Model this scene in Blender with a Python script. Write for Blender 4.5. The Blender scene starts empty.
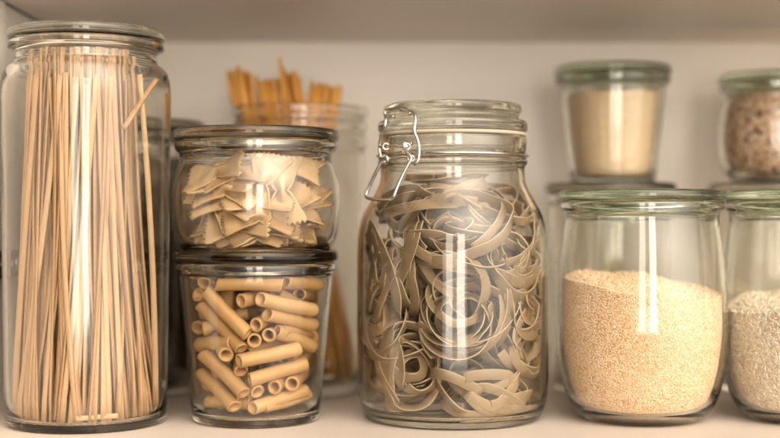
import bpy, math, random
import numpy as np
from mathutils import Vector, Matrix, Quaternion

S = bpy.context.scene
COL = S.collection
PI = math.pi
rng = np.random.default_rng(7)
random.seed(7)

# ------------------------------------------------------------------ camera model (used to turn picture measurements into metres)
CAM_Z, F = 0.123, 1296.0
def at(px, py, d):
    """world point seen at photo pixel (px,py) at depth d (metres along +Y)"""
    return Vector(((px - 390) * d / F, d, CAM_Z + (219 - py) * d / F))

# ------------------------------------------------------------------ material helpers
def new_mat(name):
    m = bpy.data.materials.new(name); m.use_nodes = True
    nt = m.node_tree; nt.nodes.clear()
    out = nt.nodes.new('ShaderNodeOutputMaterial')
    return m, nt, out
def N(nt, t, **kw):
    n = nt.nodes.new('ShaderNode' + t)
    for k, v in kw.items():
        if k in n.inputs: n.inputs[k].default_value = v
        else: setattr(n, k, v)
    return n
def L(nt, a, b): nt.links.new(a, b)
def ramp(nt, fac, stops):
    r = N(nt, 'ValToRGB'); e = r.color_ramp.elements
    while len(e) < len(stops): e.new(0.5)
    for i, (p, c) in enumerate(stops):
        e[i].position = p; e[i].color = (*c, 1)
    L(nt, fac, r.inputs['Fac']); return r.outputs['Color']

def glass(name, col=(0.96, 0.975, 0.955), bump=0.22, scale=30, rough=0.0, ior=1.5):
    m, nt, out = new_mat(name)
    g = N(nt, 'BsdfGlass', Roughness=rough, IOR=ior); g.inputs['Color'].default_value = (*col, 1)
    tc = N(nt, 'TexCoord'); no = N(nt, 'TexNoise', Scale=scale, Detail=1.5)
    mp = N(nt, 'Mapping'); mp.inputs['Scale'].default_value = (1, 1, 0.45)
    b = N(nt, 'Bump', Strength=bump, Distance=0.002)
    L(nt, tc.outputs['Object'], mp.inputs['Vector']); L(nt, mp.outputs['Vector'], no.inputs['Vector'])
    L(nt, no.outputs['Fac'], b.inputs['Height']); L(nt, b.outputs['Normal'], g.inputs['Normal'])
    L(nt, g.outputs['BSDF'], out.inputs['Surface']); return m

def pasta(name, dark, mid, light, rough=0.5, nscale=120, trans=0.12, stretch=(1, 1, 1), ridges=0, bump=0.15, edge=None):
    m, nt, out = new_mat(name)
    tc = N(nt, 'TexCoord'); mp = N(nt, 'Mapping'); mp.inputs['Scale'].default_value = stretch
    oi = N(nt, 'ObjectInfo')
    add = N(nt, 'VectorMath', operation='ADD')
    L(nt, tc.outputs['Object'], mp.inputs['Vector']); L(nt, mp.outputs['Vector'], add.inputs[0])
    L(nt, oi.outputs['Random'], add.inputs[1])
    n1 = N(nt, 'TexNoise', Scale=nscale, Detail=4.0)
    n2 = N(nt, 'TexNoise', Scale=nscale * 12, Detail=2.0)
    L(nt, add.outputs[0], n1.inputs['Vector']); L(nt, add.outputs[0], n2.inputs['Vector'])
    a = N(nt, 'Math', operation='MULTIPLY_ADD'); a.inputs[1].default_value = 0.55
    L(nt, oi.outputs['Random'], a.inputs[0])
    s = N(nt, 'Math', operation='MULTIPLY_ADD'); s.inputs[1].default_value = 0.6; s.inputs[2].default_value = -0.08
    L(nt, n1.outputs['Fac'], s.inputs[0]); L(nt, s.outputs[0], a.inputs[2])
    col = ramp(nt, a.outputs[0], [(0.05, dark), (0.5, mid), (0.95, light)])
    if edge is not None:
        at_ = N(nt, 'Attribute'); at_.attribute_name = 'edge'
        mx = N(nt, 'Mix', data_type='RGBA'); mx.inputs['B'].default_value = (*edge, 1)
        mx.inputs[7].default_value = (*edge, 1)
        L(nt, at_.outputs['Fac'], mx.inputs[0]); L(nt, col, mx.inputs[6]); col = mx.outputs[2]
    p = N(nt, 'BsdfPrincipled', Roughness=rough)
    p.inputs['Specular IOR Level'].default_value = 0.35
    L(nt, col, p.inputs['Base Color'])
    b = N(nt, 'Bump', Strength=bump, Distance=0.0006)
    L(nt, n2.outputs['Fac'], b.inputs['Height']); L(nt, b.outputs['Normal'], p.inputs['Normal'])
    t = N(nt, 'BsdfTranslucent'); L(nt, col, t.inputs['Color'])
    mxs = N(nt, 'MixShader'); mxs.inputs[0].default_value = trans
    L(nt, p.outputs['BSDF'], mxs.inputs[1]); L(nt, t.outputs['BSDF'], mxs.inputs[2])
    L(nt, mxs.outputs[0], out.inputs['Surface']); return m

def powder(name, stops, scale=900, bump=0.5, big=40, rough=0.8):
    m, nt, out = new_mat(name)
    tc = N(nt, 'TexCoord'); v = N(nt, 'TexVoronoi', Scale=scale); n = N(nt, 'TexNoise', Scale=big, Detail=3.0)
    L(nt, tc.outputs['Object'], v.inputs['Vector']); L(nt, tc.outputs['Object'], n.inputs['Vector'])
    sep = N(nt, 'SeparateColor'); L(nt, v.outputs['Color'], sep.inputs[0])
    mm = N(nt, 'Math', operation='MULTIPLY_ADD'); mm.inputs[1].default_value = 0.7
    L(nt, sep.outputs[0], mm.inputs[0])
    m2 = N(nt, 'Math', operation='MULTIPLY'); m2.inputs[1].default_value = 0.3
    L(nt, n.outputs['Fac'], m2.inputs[0]); L(nt, m2.outputs[0], mm.inputs[2])
    col = ramp(nt, mm.outputs[0], stops)
    p = N(nt, 'BsdfPrincipled', Roughness=rough); p.inputs['Specular IOR Level'].default_value = 0.2
    L(nt, col, p.inputs['Base Color'])
    b = N(nt, 'Bump', Strength=bump, Distance=0.0008); b.invert = True
    L(nt, v.outputs['Distance'], b.inputs['Height']); L(nt, b.outputs['Normal'], p.inputs['Normal'])
    L(nt, p.outputs['BSDF'], out.inputs['Surface']); return m

def grain_mat(name, stops, rough=0.6, trans=0.0):
    m, nt, out = new_mat(name)
    a = N(nt, 'Attribute'); a.attribute_name = 'tone'
    col = ramp(nt, a.outputs['Fac'], stops)
    p = N(nt, 'BsdfPrincipled', Roughness=rough); p.inputs['Specular IOR Level'].default_value = 0.3
    L(nt, col, p.inputs['Base Color'])
    t = N(nt, 'BsdfTranslucent'); L(nt, col, t.inputs['Color'])
    mx = N(nt, 'MixShader'); mx.inputs[0].default_value = trans
    L(nt, p.outputs[0], mx.inputs[1]); L(nt, t.outputs[0], mx.inputs[2])
    L(nt, mx.outputs[0], out.inputs['Surface']); return m

def paint(name, base, var=0.04, rough=0.45):
    m, nt, out = new_mat(name)
    tc = N(nt, 'TexCoord'); n = N(nt, 'TexNoise', Scale=6.0, Detail=6.0); n2 = N(nt, 'TexNoise', Scale=420.0, Detail=2.0)
    L(nt, tc.outputs['Object'], n.inputs['Vector']); L(nt, tc.outputs['Object'], n2.inputs['Vector'])
    lo = tuple(c * (1 - var) for c in base); hi = tuple(min(1, c * (1 + var)) for c in base)
    col = ramp(nt, n.outputs['Fac'], [(0.3, lo), (0.7, hi)])
    p = N(nt, 'BsdfPrincipled', Roughness=rough); L(nt, col, p.inputs['Base Color'])
    p.inputs['Specular IOR Level'].default_value = 0.3
    b = N(nt, 'Bump', Strength=0.06, Distance=0.0006)
    L(nt, n2.outputs['Fac'], b.inputs['Height']); L(nt, b.outputs['Normal'], p.inputs['Normal'])
    L(nt, p.outputs[0], out.inputs['Surface']); return m

def metal(name, base, rough):
    m, nt, out = new_mat(name)
    tc = N(nt, 'TexCoord'); n = N(nt, 'TexNoise', Scale=300.0, Detail=3.0)
    L(nt, tc.outputs['Object'], n.inputs['Vector'])
    r = N(nt, 'MapRange'); r.inputs['To Min'].default_value = rough * .7; r.inputs['To Max'].default_value = rough * 1.4
    L(nt, n.outputs['Fac'], r.inputs['Value'])
    p = N(nt, 'BsdfPrincipled', Metallic=1.0); p.inputs['Base Color'].default_value = (*base, 1)
    L(nt, r.outputs[0], p.inputs['Roughness']); L(nt, p.outputs[0], out.inputs['Surface']); return m

M = {
    'glass': glass('clear_glass', (0.958, 0.950, 0.928)),
    'green_glass': glass('greenish_glass', (0.972, 0.976, 0.960), bump=0.16),
    'lid': glass('lid_glass', (0.89, 0.885, 0.85), bump=0.05),
    'green_lid': glass('green_lid_glass', (0.86, 0.89, 0.835), bump=0.05),
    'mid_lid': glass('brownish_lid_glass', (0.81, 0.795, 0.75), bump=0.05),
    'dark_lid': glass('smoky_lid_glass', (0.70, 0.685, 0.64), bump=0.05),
    'linguine': pasta('pale_pasta', (0.49, 0.295, 0.15), (0.66, 0.43, 0.24), (0.77, 0.545, 0.33), stretch=(1, 1, .12)),
    'farfalle': pasta('bow_pasta', (0.50, 0.32, 0.155), (0.65, 0.445, 0.24), (0.75, 0.56, 0.335), nscale=90),
    'rigatoni': pasta('tube_pasta', (0.54, 0.30, 0.115), (0.71, 0.435, 0.19), (0.80, 0.54, 0.27), nscale=90),
    'tagliatelle': pasta('ribbon_pasta', (0.26, 0.175, 0.095), (0.385, 0.275, 0.16), (0.50, 0.37, 0.235), nscale=70, edge=(0.66, 0.53, 0.36), trans=0.15),  # paler edge colour stands in for light glowing through the ribbon rims
    'wheat': pasta('wholewheat_pasta', (0.54, 0.23, 0.04), (0.74, 0.36, 0.075), (0.84, 0.47, 0.13), stretch=(1, 1, .12)),
    'semolina': powder('tan_powder', [(0.1, (0.64, 0.45, 0.27)), (0.5, (0.80, 0.59, 0.375)), (0.9, (0.88, 0.69, 0.48))], scale=1300, bump=0.35),
    'couscous_bed': powder('couscous_bed', [(0.1, (0.72, 0.44, 0.22)), (0.5, (0.86, 0.57, 0.32)), (0.9, (0.93, 0.68, 0.42))], scale=800),
    'couscous': grain_mat('couscous_grain', [(0.0, (0.70, 0.38, 0.17)), (0.2, (0.92, 0.62, 0.385)), (0.75, (0.98, 0.75, 0.53)), (1.0, (0.98, 0.89, 0.72))]),
    'rice_bed': powder('rice_bed', [(0.1, (0.74, 0.60, 0.45)), (0.9, (0.92, 0.78, 0.62))], scale=500),
    'rice': grain_mat('rice_grain', [(0.0, (0.78, 0.60, 0.43)), (0.3, (0.93, 0.77, 0.60)), (1.0, (0.98, 0.87, 0.73))], rough=0.4, trans=0.0),
    'mix_bed': powder('mixed_bed', [(0.1, (0.36, 0.19, 0.11)), (0.5, (0.56, 0.36, 0.23)), (0.9, (0.68, 0.49, 0.35))], scale=420),
    'mix': grain_mat('mixed_grain', [(0.0, (0.03, 0.016, 0.012)), (0.15, (0.09, 0.045, 0.028)), (0.2, (0.46, 0.25, 0.14)), (0.55, (0.76, 0.51, 0.34)), (1.0, (0.90, 0.72, 0.55))]),
    'bean_bed': powder('bean_bed', [(0.1, (0.02, 0.012, 0.008)), (0.9, (0.06, 0.035, 0.02))], scale=140),
    'flour': powder('brown_powder', [(0.1, (0.22, 0.13, 0.07)), (0.9, (0.36, 0.22, 0.12))], scale=700),
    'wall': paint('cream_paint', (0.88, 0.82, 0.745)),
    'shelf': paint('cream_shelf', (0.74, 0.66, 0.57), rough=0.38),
    'low_shelf': paint('shaded_cream_shelf', (0.60, 0.51, 0.425), var=0.07, rough=0.38),  # shelf paint darkened to stand in for weaker light on the lower board
    'wire': metal('steel_wire', (0.62, 0.58, 0.52), 0.22),
    'hinge': metal('nickel', (0.20, 0.15, 0.11), 0.35),
    'screw': metal('worn_screw', (0.75, 0.66, 0.55), 0.25),
    'gap_shade': paint('gap_shade_paint', (0.03, 0.024, 0.018), rough=0.7),
    'gasket': paint('pale_rubber', (0.46, 0.39, 0.29), rough=0.6),
}

# ------------------------------------------------------------------ object helpers
def mesh(name, verts, faces, smooth=True, mat=None):
    me = bpy.data.meshes.new(name)
    me.from_pydata([tuple(v) for v in verts], [], [tuple(f) for f in faces])
    me.update()
    if smooth: me.polygons.foreach_set('use_smooth', [True] * len(me.polygons))
    if mat: me.materials.append(mat)
    return me
def obj(name, me, parent=None, loc=(0, 0, 0)):
    o = bpy.data.objects.new(name, me); COL.objects.link(o); o.location = loc
    if parent: o.parent = parent
    return o
def tag(o, label=None, cat=None, group=None, kind=None):
    if label: o['label'] = label
    if cat: o['category'] = cat
    if group: o['group'] = group
    if kind: o['kind'] = kind
    return o
def thing(name, label, cat, loc, group=None):
    o = bpy.data.objects.new(name, None); COL.objects.link(o); o.location = loc
    o.empty_display_size = 0.01
    return tag(o, label, cat, group)

def chaikin(pts, n=2):
    pts = [np.array(p, float) for p in pts]
    for _ in range(n):
        q = [pts[0]]
        for a, b in zip(pts[:-1], pts[1:]):
            q += [a * .75 + b * .25, a * .25 + b * .75]
        q.append(pts[-1]); pts = q
    return pts
def lathe(pts, seg=112, closed=False):
    """pts (r,z) list from axis to axis"""
    verts, faces, rings = [], [], []
    for r, z in pts:
        if r < 1e-6:
            rings.append([len(verts)]); verts.append((0, 0, z))
        else:
            i0 = len(verts)
            for k in range(seg):
                a = 2 * PI * k / seg; verts.append((r * math.cos(a), r * math.sin(a), z))
            rings.append(list(range(i0, i0 + seg)))
    pairs = list(zip(rings[:-1], rings[1:]))
    if closed: pairs.append((rings[-1], rings[0]))
    for A, B in pairs:
        for k in range(seg):
            k2 = (k + 1) % seg
            if len(A) == 1 and len(B) == 1: continue
            if len(A) == 1: faces.append((A[0], B[k2], B[k]))
            elif len(B) == 1: faces.append((A[k], A[k2], B[0]))
            else: faces.append((A[k], A[k2], B[k2], B[k]))
    return verts, faces
def jar_body(name, outer, inner, mat, parent):
    """outer: base centre -> rim; inner: rim -> inside base centre"""
    o = chaikin(outer); i = chaikin(inner)
    v, f = lathe(o + i)
    return obj(name, mesh(name, v, f, mat=mat), parent)
def flat_lid(name, R, z0, h, mat, parent, plug=None, rec=.0014):
    pts = [(0, z0)]
    if plug: pts += [(plug - .004, z0), (plug - .0035, z0 - .004), (plug - .0005, z0 - .004), (plug, z0)]
    pts += [(R - .004, z0), (R - .0012, z0 + .0004), (R, z0 + h * .25), (R, z0 + h * .7), (R - .0014, z0 + h), (R * .90, z0 + h),
            (R * .88, z0 + h - rec * .9), (R * .6, z0 + h - rec), (0, z0 + h - rec)]
    v, f = lathe(chaikin(pts))
    return obj(name, mesh(name, v, f, mat=mat), parent)
def prof(pts):
    """inner profile (rim -> base) as r(z)"""
    p = [q for q in chaikin(pts)]
    zs = np.array([q[1] for q in p][::-1]); rs = np.array([q[0] for q in p][::-1])
    k = np.concatenate([[True], np.diff(zs) > 1e-7])
    zs, rs = zs[k], rs[k]
    return lambda z: np.interp(z, zs, rs)

def tube_mesh(name, path, r, mat, n=10, closed=False, smooth_it=3):
    P = [np.array(p, float) for p in path]
    if smooth_it: P = chaikin(P, smooth_it) if not closed else P
    P = np.array(P); m = len(P)
    T = np.gradient(P, axis=0); T /= np.linalg.norm(T, axis=1)[:, None] + 1e-12
    ref = np.array([0.3, 0.5, 0.81]); verts = []; faces = []
    u = np.cross(T[0], ref); u /= np.linalg.norm(u)
    for i in range(m):
        u = u - T[i] * u.dot(T[i]); u /= np.linalg.norm(u); w = np.cross(T[i], u)
        for k in range(n):
            a = 2 * PI * k / n; verts.append(P[i] + r * (u * math.cos(a) + w * math.sin(a)))
    for i in range(m - 1):
        for k in range(n):
            a = i * n + k; b = i * n + (k + 1) % n; faces.append((a, b, b + n, a + n))
    faces.append(tuple(range(n))[::-1]); faces.append(tuple(range((m - 1) * n, m * n)))
    return mesh(name, verts, faces, mat=mat)

def ribbon_geo(P, W, width, thick, verts, faces, edges_attr):
    """sweep a flat strip along P with width direction W"""
    P = np.array(P); m = len(P)
    T = np.gradient(P, axis=0); T /= np.linalg.norm(T, axis=1)[:, None] + 1e-12
    W = np.array(W); W = W - T * (W * T).sum(1)[:, None]; W /= np.linalg.norm(W, axis=1)[:, None] + 1e-12
    Nn = np.cross(T, W); i0 = len(verts)
    h = width / 2; t = thick / 2; e = .0005
    sec = [(-h, -t * .5, 1), (-h, t * .5, 1), (-h + e, t, 0), (0, t, 0), (h - e, t, 0), (h, t * .5, 1), (h, -t * .5, 1), (h - e, -t, 0), (0, -t, 0), (-h + e, -t, 0)]
    n = len(sec)
    for i in range(m):
        for a, b, ed in sec:
            verts.append(P[i] + W[i] * a + Nn[i] * b); edges_attr.append(ed)
    for i in range(m - 1):
        for k in range(n):
            a = i0 + i * n + k; b = i0 + i * n + (k + 1) % n; faces.append((a, b, b + n, a + n))
    faces.append(tuple(range(i0, i0 + n))[::-1]); faces.append(tuple(range(i0 + (m - 1) * n, i0 + m * n)))

def fill_mesh(name, r_of_z, z0, top, gap, mat, parent=None, loc=(0, 0, 0), seg=96, rows=40, caps=26, rough=.0006):
    """solid filling of a jar up to height top(x,y)"""
    verts, faces = [], []
    for i in range(rows + 1):
        s = i / rows
        for k in range(seg):
            a = 2 * PI * k / seg
            zt = top(.045 * math.cos(a), .045 * math.sin(a))
            z = z0 + (zt - z0) * s; r = float(r_of_z(z)) - gap
            verts.append((r * math.cos(a), r * math.sin(a), z))
    for i in range(rows):
        for k in range(seg):
            k2 = (k + 1) % seg
            faces.append((i * seg + k, i * seg + k2, (i + 1) * seg + k2, (i + 1) * seg + k))
    last = rows * seg
    for c in range(1, caps):
        q = 1 - c / caps; i0 = len(verts)
        for k in range(seg):
            a = 2 * PI * k / seg; e = verts[rows * seg + k]
            x, y = e[0] * q, e[1] * q
            zt = top(x, y) + rough * rng.normal() * min(1, c / 3)
            verts.append((x, y, zt))
        for k in range(seg):
            k2 = (k + 1) % seg; faces.append((last + k, last + k2, i0 + k2, i0 + k))
        last = i0
    ctr = len(verts); verts.append((0, 0, top(0, 0)))
    for k in range(seg): faces.append((last + k, last + (k + 1) % seg, ctr))
    b0 = len(verts); verts.append((0, 0, z0))
    for k in range(seg): faces.append((k, b0, (k + 1) % seg))
    me = mesh(name, verts, faces, mat=mat)
    return obj(name, me, parent, loc)

OCT_V = np.array([(1, 0, 0), (0, 1, 0), (0, 0, 1), (-1, 0, 0), (0, -1, 0), (0, 0, -1)], float)
OCT_F = [(0, 1, 2), (1, 3, 2), (3, 4, 2), (4, 0, 2), (1, 0, 5), (3, 1, 5), (4, 3, 5), (0, 4, 5)]
def ico():
    import bmesh
    b = bmesh.new(); bmesh.ops.create_icosphere(b, subdivisions=1, radius=1)
    v = np.array([x.co[:] for x in b.verts]); f = [tuple(q.index for q in p.verts) for p in b.faces]; b.free(); return v, f
ICO_V, ICO_F = ico()
def scatter(bed, count, size, mat, flat=0.25, cut_y=None, tone=None):
    """one mesh of grains lying on the surface of a filling; the bed keeps as part of the same mesh"""
    me = bed.data; me.calc_loop_triangles()
    V = np.array([v.co[:] for v in me.vertices]); T = np.array([t.vertices[:] for t in me.loop_triangles])
    A, B, C_ = V[T[:, 0]], V[T[:, 1]], V[T[:, 2]]
    nr = np.cross(B - A, C_ - A); ar = np.linalg.norm(nr, axis=1); nr = nr / (ar[:, None] + 1e-15)
    keep = nr[:, 2] > -.8
    if cut_y is not None: keep &= (((A + B + C_) / 3)[:, 1] < cut_y) | (nr[:, 2] > .6)
    w = ar * keep; idx = rng.choice(len(T), size=count, p=w / w.sum())
    u = rng.random((count, 2)); fl = u.sum(1) > 1; u[fl] = 1 - u[fl]
    P = A[idx] + (B - A)[idx] * u[:, :1] + (C_ - A)[idx] * u[:, 1:]
    n = nr[idx]
    t = rng.normal(size=(count, 3)); t -= n * (t * n).sum(1)[:, None] * (1 - flat); t /= np.linalg.norm(t, axis=1)[:, None]
    b = np.cross(n, t); b /= np.linalg.norm(b, axis=1)[:, None] + 1e-9; n2 = np.cross(t, b)
    sc = rng.uniform(.75, 1.25, (count, 1))
    base = ICO_V
    off = (base[None, :, 0, None] * t[:, None] * size[0] + base[None, :, 1, None] * b[:, None] * size[1] + base[None, :, 2, None] * n2[:, None] * size[2]) * sc[:, None]
    verts = (P[:, None] + off).reshape(-1, 3)
    nb = len(base); fb = np.array(ICO_F)
    faces = (fb[None] + (np.arange(count) * nb)[:, None, None]).reshape(-1, 3)
    tn = rng.random(count) if tone is None else tone(count)
    # join with the bed mesh (material slot 0 = bed, 1 = grain)
    nv0 = len(V); bf = [tuple(p.vertices) for p in me.polygons]
    m2 = bpy.data.meshes.new(me.name)
    m2.from_pydata(np.concatenate([V, verts]).tolist(), [], bf + [tuple(x) for x in (faces + nv0).tolist()])
    m2.polygons.foreach_set('use_smooth', [True] * len(m2.polygons))
    m2.materials.append(me.materials[0]); m2.materials.append(mat)
    m2.polygons.foreach_set('material_index', [0] * len(bf) + [1] * len(faces))
    at_ = m2.attributes.new('tone', 'FLOAT', 'POINT')
    at_.data.foreach_set('value', np.concatenate([np.full(nv0, .4), np.repeat(tn, nb)]).astype(np.float32))
    m2.update(); bed.data = m2

def slab(name, lo, hi, mat, bev=0.0, parent=None):
    import bmesh
    b = bmesh.new(); bmesh.ops.create_cube(b, size=1)
    c = [(l + h) / 2 for l, h in zip(lo, hi)]; s = [h - l for l, h in zip(lo, hi)]
    for v in b.verts: v.co = Vector((v.co[i] * s[i] for i in range(3)))
    if bev: bmesh.ops.bevel(b, geom=b.edges[:], offset=bev, segments=2, affect='EDGES', profile=.6)
    me = bpy.data.meshes.new(name); b.to_mesh(me); b.free(); me.materials.append(mat)
    return obj(name, me, parent, c)

# ------------------------------------------------------------------ setting: the cupboard
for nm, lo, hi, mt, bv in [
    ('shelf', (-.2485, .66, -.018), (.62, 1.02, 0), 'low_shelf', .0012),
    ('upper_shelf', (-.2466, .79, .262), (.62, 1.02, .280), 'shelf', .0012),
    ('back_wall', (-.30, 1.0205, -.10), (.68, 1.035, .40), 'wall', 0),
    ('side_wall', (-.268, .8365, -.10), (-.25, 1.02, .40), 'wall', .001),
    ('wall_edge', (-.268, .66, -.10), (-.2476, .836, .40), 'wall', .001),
    ('gap_shade_strip', (-.2499, .79, .2625), (-.2467, 1.0195, .279), 'gap_shade', 0),  # dark strip painted in as the shade of the gap beside the shelf
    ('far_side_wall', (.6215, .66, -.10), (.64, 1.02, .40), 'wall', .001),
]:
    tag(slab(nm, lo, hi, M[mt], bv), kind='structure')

# metal fitting on the left panel
hp = at(3, 264, .815)
h = thing('hinge', 'small worn metal hinge fitting on the left cupboard wall beside the tall jar', 'hinge', (-.2476, .812, hp.z))
slab('plate', (-.0002, -.0145, -.0085), (.0070, .0145, .0085), M['hinge'], .0008, h)
def knob(name, r, hgt, loc, mat, par):
    v, f = lathe(chaikin([(0, 0), (r, 0), (r, hgt * .6), (r * .8, hgt), (r * .3, hgt), (0, hgt * .8)], 1), 24)
    o = obj(name, mesh(name, v, f, mat=mat), par, loc); o.rotation_euler = (0, PI / 2, 0); return o
knob('screw', .0045, .0022, (.0070, .004, .0), M['screw'], h)
knob('screw', .0028, .0016, (.0070, -.008, .0), M['screw'], h)

# ------------------------------------------------------------------ jar shapes
def neckless(rt, rb, h, t=.0026, base=.0042, flange=.0495):
    """straight tapered jar with a flared rim"""
    o = [(0, .0012), (rb - .006, .0012), (rb - .0042, 0), (rb - .0012, .0006), (rb, .0045), (rb + (rt - rb) * .5, h * .5), (rt, h - .012), (rt + .0004, h - .007),
         (flange - .0008, h - .0050), (flange, h - .0036), (flange, h - .001), (flange - .001, h)]
    i = [(rt - t - .0005, h), (rt - t, h - .008), (rb + (rt - rb) * .5 - t, h * .5), (rb - t - .0003, base + .006), (rb - t - .003, base + .0006), (rb - t - .008, base), (0, base)]
    return o, i
def tulip(h, R, rb, rn, flange, t=.0026, base=.0045, zb=.42):
    """bulging jar: base radius rb, widest R at zb*h, narrower neck rn"""
    o = [(0, .0015), (rb - .005, .0015), (rb - .003, 0), (rb - .0002, .0006), (rb + (R - rb) * .45, .0070), (rb + (R - rb) * .82, h * .17), (R, h * zb * .85), (R, h * zb * 1.15), (R - (R - rn) * .35, h * .72),
         (rn, h - .012), (rn + .0002, h - .0068), (flange - .0008, h - .0050), (flange, h - .0036), (flange, h - .001), (flange - .001, h)]
    i = [(rn - t - .0004, h), (rn - t, h - .010), (R - (R - rn) * .35 - t, h * .72), (R - t, h * zb * 1.15), (R - t, h * zb * .85), (rb + (R - rb) * .82 - t - .0004, h * .17 + .0025), (rb + (R - rb) * .42 - t, .0060 + base * .8), (rb - .006, base), (0, base)]
    return o, i

# ================================================================== A  tall jar of ribbon pasta
A = Vector((-.1838, .785, 0))
jar = thing('tall_jar', 'tallest jar, at the far left, clear glass packed with upright pale pasta strands', 'jar', A)
oA = [(0, .0012), (.0435, .0012), (.0455, 0), (.0475, .0006), (.0482, .006), (.0488, .05), (.0496, .12), (.0505, .185), (.0506, .203), (.0485, .2125), (.0435, .2158), (.0422, .2178), (.0422, .2195),
      (.0418, .2225), (.0435, .2245), (.0462, .2252), (.0465, .227), (.0462, .2288), (.045, .2292)]
iA = [(.0395, .2292), (.0392, .222), (.0395, .2165), (.0455, .2095), (.0478, .201), (.0476, .185), (.0468, .12), (.0460, .05), (.0456, .0095), (.0425, .0044), (.036, .0036), (0, .0036)]
jar_body('body', oA, iA, M['glass'], jar)
flat_lid('lid', .0468, .2296, .0072, M['lid'], jar)
rA = prof(iA)

def strand_mesh(name, p0, p1, bow, twist, width, thick, mat, n=14):
    p0 = np.array(p0, float); p1 = np.array(p1, float)
    t = np.linspace(0, 1, n)[:, None]
    P = p0 + (p1 - p0) * t + np.array(bow)[None] * (np.sin(PI * t)) + np.array(bow)[None, ::1] * .3 * np.sin(2.3 * PI * t + 1)
    a = twist[0] + twist[1] * t[:, 0]
    W = np.stack([np.cos(a), np.sin(a), 0 * a], 1)
    v, f, e = [], [], []
    ribbon_geo(P, W, width, thick, v, f, e)
    return P, v, f
strands_group = 'pale pasta strands upright in the tall jar'
def clampA(P):
    for p in P:
        r = math.hypot(p[0], p[1]); lim = float(rA(max(p[2], .010))) - .0028
        if r > lim: p[0] *= lim / r; p[1] *= lim / r
    return P
cnt = 0
placed = []
for ring, num in ((.0432, 72), (.0385, 58), (.0325, 44), (.0235, 22), (.0120, 8)):
    for k in range(num):
        th = 2 * PI * (k + .35 * rng.normal() * .6) / num
        rb = ring + rng.normal() * .0012
        b = np.array([rb * math.cos(th), rb * math.sin(th), .0048 + rng.random() * .0016])
        th2 = th + .25 + rng.normal() * .27
        rt = ring * rng.uniform(.57, .77)
        ztop = rng.uniform(.2060, .2288)
        tp = np.array([rt * math.cos(th2) - .0050, rt * math.sin(th2), ztop])
        if math.hypot(tp[0], tp[1]) > .034: tp[:2] *= .034 / math.hypot(tp[0], tp[1])
        n = 16; t = np.linspace(0, 1, n)[:, None]
        bow = np.array([rng.normal() * .0016, rng.normal() * .0016, 0])
        P = b + (tp - b) * t + bow * np.sin(PI * t)
        P[:, :2] = b[:2] + (tp - b)[:2] * (1 - (1 - t) ** 1.55) + (bow * np.sin(PI * t))[:, :2]
        P = clampA(P)
        a = th + PI / 2 + rng.normal() * .7 + np.linspace(0, rng.normal() * .8, n)
        W = np.stack([np.cos(a), np.sin(a), 0 * a], 1)
        v, f, e = [], [], []
        org = P[0].copy()
        ribbon_geo(P - org, W, rng.uniform(.0026, .0034), .0015, v, f, e)
        o = obj('pasta_strand', mesh('pasta_strand', v, f, mat=M['linguine']), None, A + Vector(org))
        tag(o, 'long pale pasta strand standing in the packed sheaf inside the tall jar', 'pasta', strands_group); cnt += 1
def one_strand(p0, p1, bow, label, a0=0.0, w=.0031, n=16):
    p0 = np.array(p0); p1 = np.array(p1); t = np.linspace(0, 1, n)[:, None]
    P = p0 + (p1 - p0) * t + np.array(bow) * np.sin(PI * t)
    W = np.tile(np.array([math.cos(a0), math.sin(a0), 0]), (n, 1)); v, f, e = [], [], []
    if abs(p1[2] - p0[2]) < .02: W = np.tile(np.array([0, .3, 1.]), (n, 1))
    ribbon_geo(P - p0, W, w, .0014, v, f, e)
    return tag(obj('pasta_strand', mesh('pasta_strand', v, f, mat=M['linguine']), None, A + Vector(p0)), label, 'pasta', strands_group)
one_strand((.0428, -.0120, .012), (.0345, -.0150, .2100), (.0022, 0, 0), 'lone pasta strand standing apart from the sheaf along the right side of the tall jar')
one_strand((.0265, -.0215, .176), (.0432, -.0100, .2070), (0, 0, 0), 'short broken pasta strand leaning out to the right wall of the tall jar')
one_strand((.004, -.0428, .0085), (.026, -.0350, .0092), (0, 0, 0), 'short broken pasta piece lying level at the bottom front of the tall jar')

# ================================================================== B  jar of pasta tubes
B = Vector((-.0821, .795, 0))
jar = thing('short_jar', 'short tapered jar of pasta tubes with the bow-tie jar standing on its dark lid', 'jar', B)
oB, iB = neckless(.0468, .0395, .0965)
jar_body('body', oB, iB, M['glass'], jar)
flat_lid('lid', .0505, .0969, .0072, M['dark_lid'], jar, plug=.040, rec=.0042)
rB = prof(iB)

def tube_piece():
    Ro, Ri, Ln, n = .0041, .0029, .034, 44
    v, f = [], []
    rings = []
    for z, r, cut in ((-Ln / 2, Ri, 1), (-Ln / 2, Ro, 1), (-Ln / 2 + .001, Ro, 0), (0, Ro, 0), (Ln / 2 - .001, Ro, 0), (Ln / 2, Ro, 1), (Ln / 2, Ri, 1), (0, Ri, 0)):
        i0 = len(v)
        for k in range(n):
            a = 2 * PI * k / n
            rr = r + (.00024 if (k % 2 and r == Ro) else 0)
            x = rr * math.cos(a); y = rr * math.sin(a)
            zz = z + .22 * x * (1 if True else 0)
            v.append((x + .0009 * (1 - (2 * z / Ln) ** 2), y, zz))
        rings.append(i0)
    for a, b in zip(rings, rings[1:] + rings[:1]):
        for k in range(n):
            k2 = (k + 1) % n; f.append((a + k, a + k2, b + k2, b + k))
    me = mesh('pasta_tube', v, f, mat=M['rigatoni'])
    return me
TUBE = tube_piece()
first_tube = obj('pasta_tube', TUBE)
tubes = []; segs = []
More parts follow.
